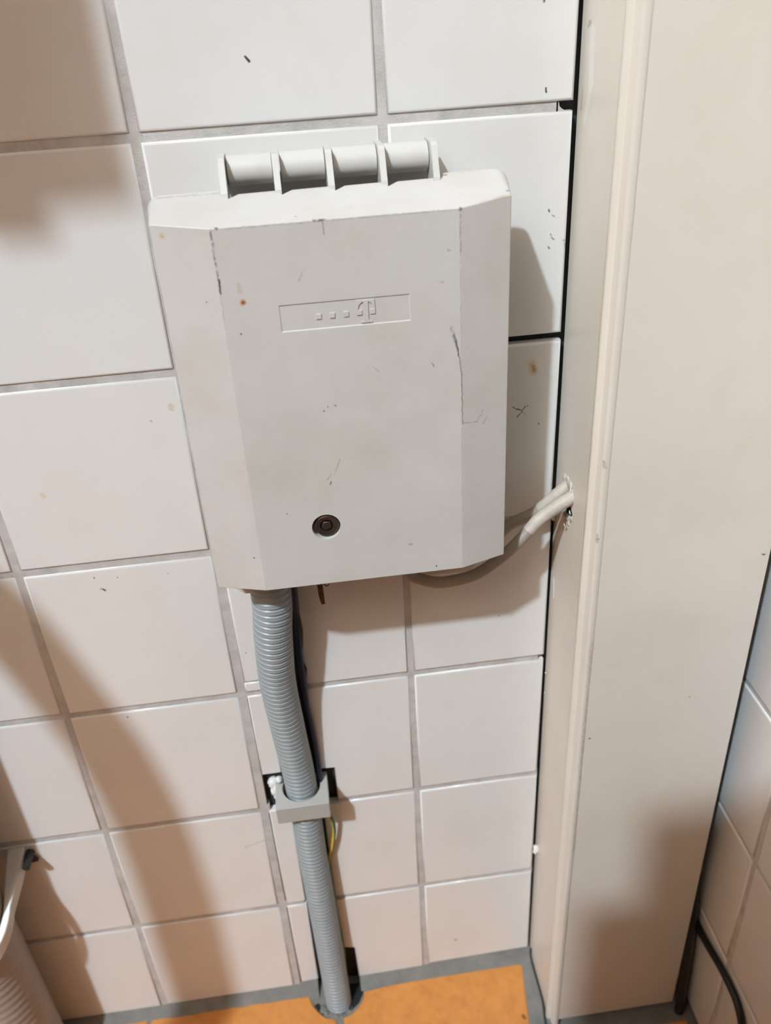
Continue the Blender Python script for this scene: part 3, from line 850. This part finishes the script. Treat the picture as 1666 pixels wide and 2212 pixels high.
# wires beside the conduit
bm = bmesh.new()
tube(bm, spline([(.0590, -.0065, .6000), (.0588, -.0040, .5700), (.0575, .0030, .5350), (.0560, -.0035, .5050), (.0563, -.0050, .4800), (.0562, -.0050, .4500), (.0578, -.0040, .4200), (.0588, -.0030, .3900), (.0590, -.0050, .3600), (.0590, -.0070, .3480)], 70), .0026, 12)
tag(obj('blue_cable', mesh_from(bm, 'blue_cable', M_blue, 60)), 'thin dark blue cable close beside the upper conduit, ending in the clip', 'cable')
bm = bmesh.new()
tube(bm, spline([(.0560, -.0060, .3420), (.0600, -.0120, .3240), (.0652, -.0110, .3000), (.0662, -.0080, .2800), (.0628, -.0070, .2580), (.0575, -.0060, .2330), (.0560, -.0060, .1900), (.0572, -.0060, .1450), (.0592, -.0060, .0900), (.0580, -.0080, .0400), (.0560, -.0140, .0050)], 80), .0019, 10)
tag(obj('earth_wire', mesh_from(bm, 'earth_wire', M_wire, 60)), 'thin yellow and green striped earth wire bowing out below the conduit clip', 'wire')

# ------------------------------------------------------------------ cables into the casing
c1 = [(.1455, -.0300, .6330), (.1470, -.0320, .6100), (.1510, -.0335, .5975), (.1581, -.0340, .5928), (.1721, -.0380, .5900), (.1889, -.0410, .5925), (.2045, -.0420, .5976), (.2216, -.0420, .6093), (.2375, -.0400, .6230), (.2523, -.0370, .6373)]
c1b = [(.2523, -.0370, .6373), (.2655, -.0350, .6450), (.2770, -.0335, .6510), (.2960, -.0325, .6600)]
cA = thing('grey_cable', 'thick grey cable looping from under the box up into the cream casing', 'cable', (.1889, -.041, .59))
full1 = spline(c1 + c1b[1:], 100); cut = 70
bm = bmesh.new(); tube(bm, full1[:cut + 1], .0046, 18); obj('sheath', mesh_from(bm, 'sheath', M_cable_shaded, 60), cA)
bm = bmesh.new(); tube(bm, full1[cut:], [.0047 + .0005 * min(1, i / 8) + jit(.00018) for i in range(len(full1) - cut)], 18)
p_ = obj('lit_end', mesh_from(bm, 'lit_end', M_lit_cable_paint, 60), cA); p_['label'] = 'end of the cable, coloured lighter for the light falling on it'  # brighter copy of the sheath tone where direct light reaches
cB = thing('upper_cable', 'shorter grey cable running behind the box into the cream casing, above the looping one', 'cable', (.2338, -.017, .62))
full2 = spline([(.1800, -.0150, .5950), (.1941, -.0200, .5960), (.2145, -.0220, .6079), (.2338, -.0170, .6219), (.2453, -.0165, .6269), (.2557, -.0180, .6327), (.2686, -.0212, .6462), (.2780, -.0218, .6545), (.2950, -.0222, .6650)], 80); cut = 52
bm = bmesh.new(); tube(bm, full2[:cut + 1], .0047, 18); obj('sheath', mesh_from(bm, 'sheath', M_cable_shaded, 60), cB)
bm = bmesh.new(); tube(bm, full2[cut:], [.0048 + .0004 * min(1, i / 8) + jit(.00018) for i in range(len(full2) - cut)], 18)
p_ = obj('lit_end', mesh_from(bm, 'lit_end', M_lit_cable_paint, 60), cB); p_['label'] = 'end of the cable, coloured lighter for the light falling on it'  # light beyond the box shadow is put into this colour too

# black cable on the right wall, dark strand for the gap shade at the casing's foot
bm = bmesh.new()
tube(bm, spline([(.4295, -.0250, .1400), (.4295, -.0500, .1390), (.4300, -.0698, .1395), (.4300, -.0862, .1405), (.4300, -.1020, .1425), (.4300, -.1305, .1485), (.4300, -.1542, .1490), (.4300, -.1671, .1440), (.4300, -.1758, .1345), (.4300, -.1830, .1150), (.4300, -.1860, .0800), (.4300, -.1870, .0300), (.4290, -.1880, .0035)], 80), .0036, 14)
tag(obj('black_cable', mesh_from(bm, 'black_cable', M_black, 60)), 'black cable curving down across the white tiles right of the cream casing', 'cable')
bm = bmesh.new()
tube(bm, spline([(.4228, -.0600, .2600), (.4228, -.0700, .2000), (.4226, -.0780, .1400), (.4224, -.0840, .0800), (.4222, -.0880, .0300), (.4220, -.0900, .0030)], 40), .0052, 14)
tag(obj('corner_tube', mesh_from(bm, 'corner_tube', M_black, 60)), 'thick black tube standing upright in the narrow gap between casing and side wall', 'cable')  # dark upright tube filling the lower part of the gap
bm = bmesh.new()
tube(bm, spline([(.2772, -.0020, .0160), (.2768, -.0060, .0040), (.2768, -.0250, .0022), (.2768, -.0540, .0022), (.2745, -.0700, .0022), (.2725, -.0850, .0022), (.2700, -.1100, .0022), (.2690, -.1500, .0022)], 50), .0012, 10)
tag(obj('foot_gap_shade', mesh_from(bm, 'foot_gap_shade', M_gap_shade_lug, 60)), 'thin dark strand added as the gap shade along the casing foot', 'wire')  # black strand drawn in place of the shade between mortar and panel

# ------------------------------------------------------------------ white ribbed pipe at the left edge
pc = (-.2863, -.0412); PR = .0380
pip = thing('waste_pipe', 'white ribbed vertical waste pipe at the left edge, close to the wall', 'pipe', (pc[0], pc[1], 0))
bm = bmesh.new(); SEG = 48; rings = []
z = 0.0; zz = [0.0]
while z < .262: z += .0012; zz.append(z)
for z in zz:
    r = PR - .0006 * (0.5 - 0.5 * math.cos(2 * math.pi * z / .0100)) if z < .205 else PR
    rings.append([bm.verts.new((pc[0] + r * math.cos(2 * math.pi * k / SEG), pc[1] + r * math.sin(2 * math.pi * k / SEG), z)) for k in range(SEG)])
for a, b in zip(rings, rings[1:]):
    for k in range(SEG): bm.faces.new((a[k], a[(k + 1) % SEG], b[(k + 1) % SEG], b[k]))
obj('ribbed_hose', mesh_from(bm, 'ribbed_hose', M_white_pipe, 70), pip)
bm = bmesh.new(); tube(bm, [(pc[0], pc[1], .262), (pc[0], pc[1], .30), (pc[0], pc[1], 1.25)], PR, 48)
obj('smooth_pipe', mesh_from(bm, 'smooth_pipe', M_white_pipe, 60), pip)
strap = thing('pipe_bracket', 'white plastic strap bracket holding the ribbed pipe to the wall', 'bracket', (pc[0], 0, .295))
bm = bmesh.new()
RO, RI = .0462, .0396
prof_o = [(pc[0] + RO * math.cos(math.radians(-180 * k / 24)), pc[1] + RO * math.sin(math.radians(-180 * k / 24))) for k in range(25)]
prof_i = [(pc[0] + RI * math.cos(math.radians(-180 * k / 24)), pc[1] + RI * math.sin(math.radians(-180 * k / 24))) for k in range(25)]
q = [(-.2290, .0), (-.2330, -.0180)] + prof_o + [(pc[0] - RO, .0), (pc[0] - RI, .0)] + list(reversed(prof_i)) + [(-.2462, -.0180), (-.2452, .0)]
lo_ = [bm.verts.new((x, y, .2930 + .7 * y)) for x, y in q]; hi_ = [bm.verts.new((x, y, .3080 + .7 * y)) for x, y in q]
bm.faces.new(lo_); bm.faces.new(list(reversed(hi_)))
for k in range(len(q)): bm.faces.new((lo_[k], lo_[(k + 1) % len(q)], hi_[(k + 1) % len(q)], hi_[k]))
o = obj('strap', mesh_from(bm, 'strap', M_white_strap), strap); bevelled(o, .0010, 2, 40)
bm = bmesh.new()
merge(bm, prism_xz([(-.2335, .2862), (-.2205, .2885), (-.2230, .2925), (-.2243, .3010), (-.2270, .3005)], -.0040, 0, .0005))
tube(bm, [(-.2262, .0, .2990), (-.2256, -.019, .3000)], [.0042, .0036], 14)
o = obj('lug', mesh_from(bm, 'lug', M_gap_shade_lug), strap); o['label'] = 'small dark lug at the wall'

# ------------------------------------------------------------------ the rest of the room, outside the frame, plus added shadow casters
def shell(name, label, cat, *b):
    bm = bmesh.new(); box(bm, *b)
    return tag(obj(name, mesh_from(bm, name, M_room), kind='structure'), label, cat)
shell('wall_left', 'ochre side wall far left, out of view', 'wall', -2.86, -2.80, -3.80, .06, -.05, 5.25)
shell('wall_front', 'ochre wall behind the viewpoint, out of view', 'wall', -2.86, .50, -3.86, -3.80, -.05, 5.25)
shell('ceiling', 'ochre ceiling high above the tiled walls, out of view', 'ceiling', -2.86, .50, -3.86, .06, 5.20, 5.26)
shell('trim_2', 'ochre plaster above the tiled back wall, out of view', 'wall', -2.86, .50, .0085, .06, 1.601, 5.20)
shell('trim_3', 'ochre plaster above the tiled side wall, out of view', 'wall', .4425, .50, -3.80, .0085, 1.601, 5.20)
shell('trim_4', 'plain wall left of the tiles, out of view', 'wall', -2.80, -.905, .0085, .06, -.05, 1.60)
M_shadow_sheet = material('shadow_sheet_brown', (120, 96, 78), rough=.95)
M_wood = material('dark_brown_wood', (52, 37, 27), rough=.6, var=.15)
def toward_lamp(S, d):
    """the point at depth d in front of the wall on the line from S to the lamp"""
    S = Vector(S); return S + (L - S) * ((d + S.y) / (-L.y + S.y))
TWX, _, TWZ = toward_lamp((-.006, 0, .8810), .3125)
sheet_rail = thing('shadow_sheet_rail', 'metal bar added to hold the shadow caster, unseen up left', 'sheet_rail', (-.45, 0, 1.72))  # added support for the unseen sheet that shades the wall
bm = bmesh.new(); tube(bm, [(-.90, -.300, 1.72), (-.12, -.300, 1.72)], .008, 14)
obj('rail_bar', mesh_from(bm, 'rail_bar', M_conduit, 60), sheet_rail)
for x in (-.88, -.14):
    bm = bmesh.new(); tube(bm, [(x, .008, 1.72), (x, -.30, 1.72)], .007, 12)
    obj('bracket', mesh_from(bm, 'bracket', M_conduit, 60), sheet_rail)
shadow_sheet_root = thing('shadow_sheet', 'brown sheet added to cast the upper left wall shadow, unseen', 'shadow_sheet', (TWX - .3, -.30, TWZ))  # made-up sheet, sized to throw the upper left shadow
bm = bmesh.new(); box(bm, TWX - .62, TWX, -.3125, -.3090, TWZ, 1.735, .0015)
obj('sheet_front', mesh_from(bm, 'sheet_front', M_shadow_sheet), shadow_sheet_root)
bm = bmesh.new(); box(bm, TWX - .62, TWX, -.2910, -.2875, 1.45, 1.735, .0015)
obj('sheet_back', mesh_from(bm, 'sheet_back', M_shadow_sheet), shadow_sheet_root)
bm = bmesh.new(); box(bm, TWX - .62, TWX, -.3125, -.2875, 1.7290, 1.7355, .001)
obj('fold', mesh_from(bm, 'fold', M_shadow_sheet), shadow_sheet_root)
tb_ = toward_lamp((-.078, 0, .8660), .315)
bm = bmesh.new(); box(bm, tb_.x - .019, tb_.x + .016, -.3165, -.3128, tb_.z, TWZ + .04, .0012)  # added tab shapes the bump in that shadow's lower edge
obj('shadow_tab', mesh_from(bm, 'shadow_tab', M_shadow_sheet), shadow_sheet_root)
hp = [toward_lamp((x, 0, z), .352) for x, z in ((-.228, .690), (-.176, .575), (-.147, .490), (-.126, .420), (-.111, .330), (-.105, .240), (-.104, .140))]
e = hp[-1]
hp = [(-.560, -.362, 5.195), (-.555, -.362, 4.0), (-.550, -.362, 2.6), (-.530, -.360, 1.80), (-.500, -.358, 1.50)] + [tuple(p) for p in hp] + [(e.x, -.352, e.z * .6), (e.x - .004, -.352, e.z * .3), (e.x - .006, -.352, .002)]
bm = bmesh.new(); tube(bm, spline(hp, 150), .027, 20)
tag(obj('shadow_tube', mesh_from(bm, 'shadow_tube', M_conduit, 60)), 'thick grey tube added to cast the soft shadow band, unseen at left', 'light_blocker')  # invented tube whose soft shadow crosses the lower left wall
DC = .69
cl = toward_lamp((.300, -.085, .160), DC); ct = toward_lamp((.352, -.085, .330), DC); cm = toward_lamp((.325, -.085, .205), DC)
sbd = thing('shade_block', 'dark brown block added behind the viewpoint to shade the casing, unseen', 'shade_block', (.1, -1.0, 0))  # made-up block keeps lamp and room light off the lower right
bm = bmesh.new(); box(bm, cl.x, .425, -1.15, -DC, .0, cm.z, .003)
obj('shade_block_body', mesh_from(bm, 'shade_block_body', M_wood), sbd)
for xa, xb in ((cl.x + .01, .105), (.110, .415)):
    bm = bmesh.new(); box(bm, xa, xb, -DC + .0005, -DC + .016, .02, cm.z - .02, .003)
    obj('shade_block_front', mesh_from(bm, 'shade_block_front', M_wood), sbd)
crt = thing('shade_block_top', 'brown block added on top to extend the casing shade, unseen', 'shade_block_top', (.1, -.9, cm.z))  # added upper step of the light blocker behind the viewpoint
bm = bmesh.new(); box(bm, ct.x, .40, -1.05, -DC, cm.z + .0005, ct.z, .003)
obj('shade_top_body', mesh_from(bm, 'shade_top_body', M_wood), crt)
for z in (cm.z + .03, (cm.z + ct.z) / 2 + .01):
    bm = bmesh.new(); box(bm, ct.x + .005, .395, -DC + .0005, -DC + .008, z, z + .035, .002)
    obj('shade_top_slat', mesh_from(bm, 'shade_top_slat', M_wood), crt)
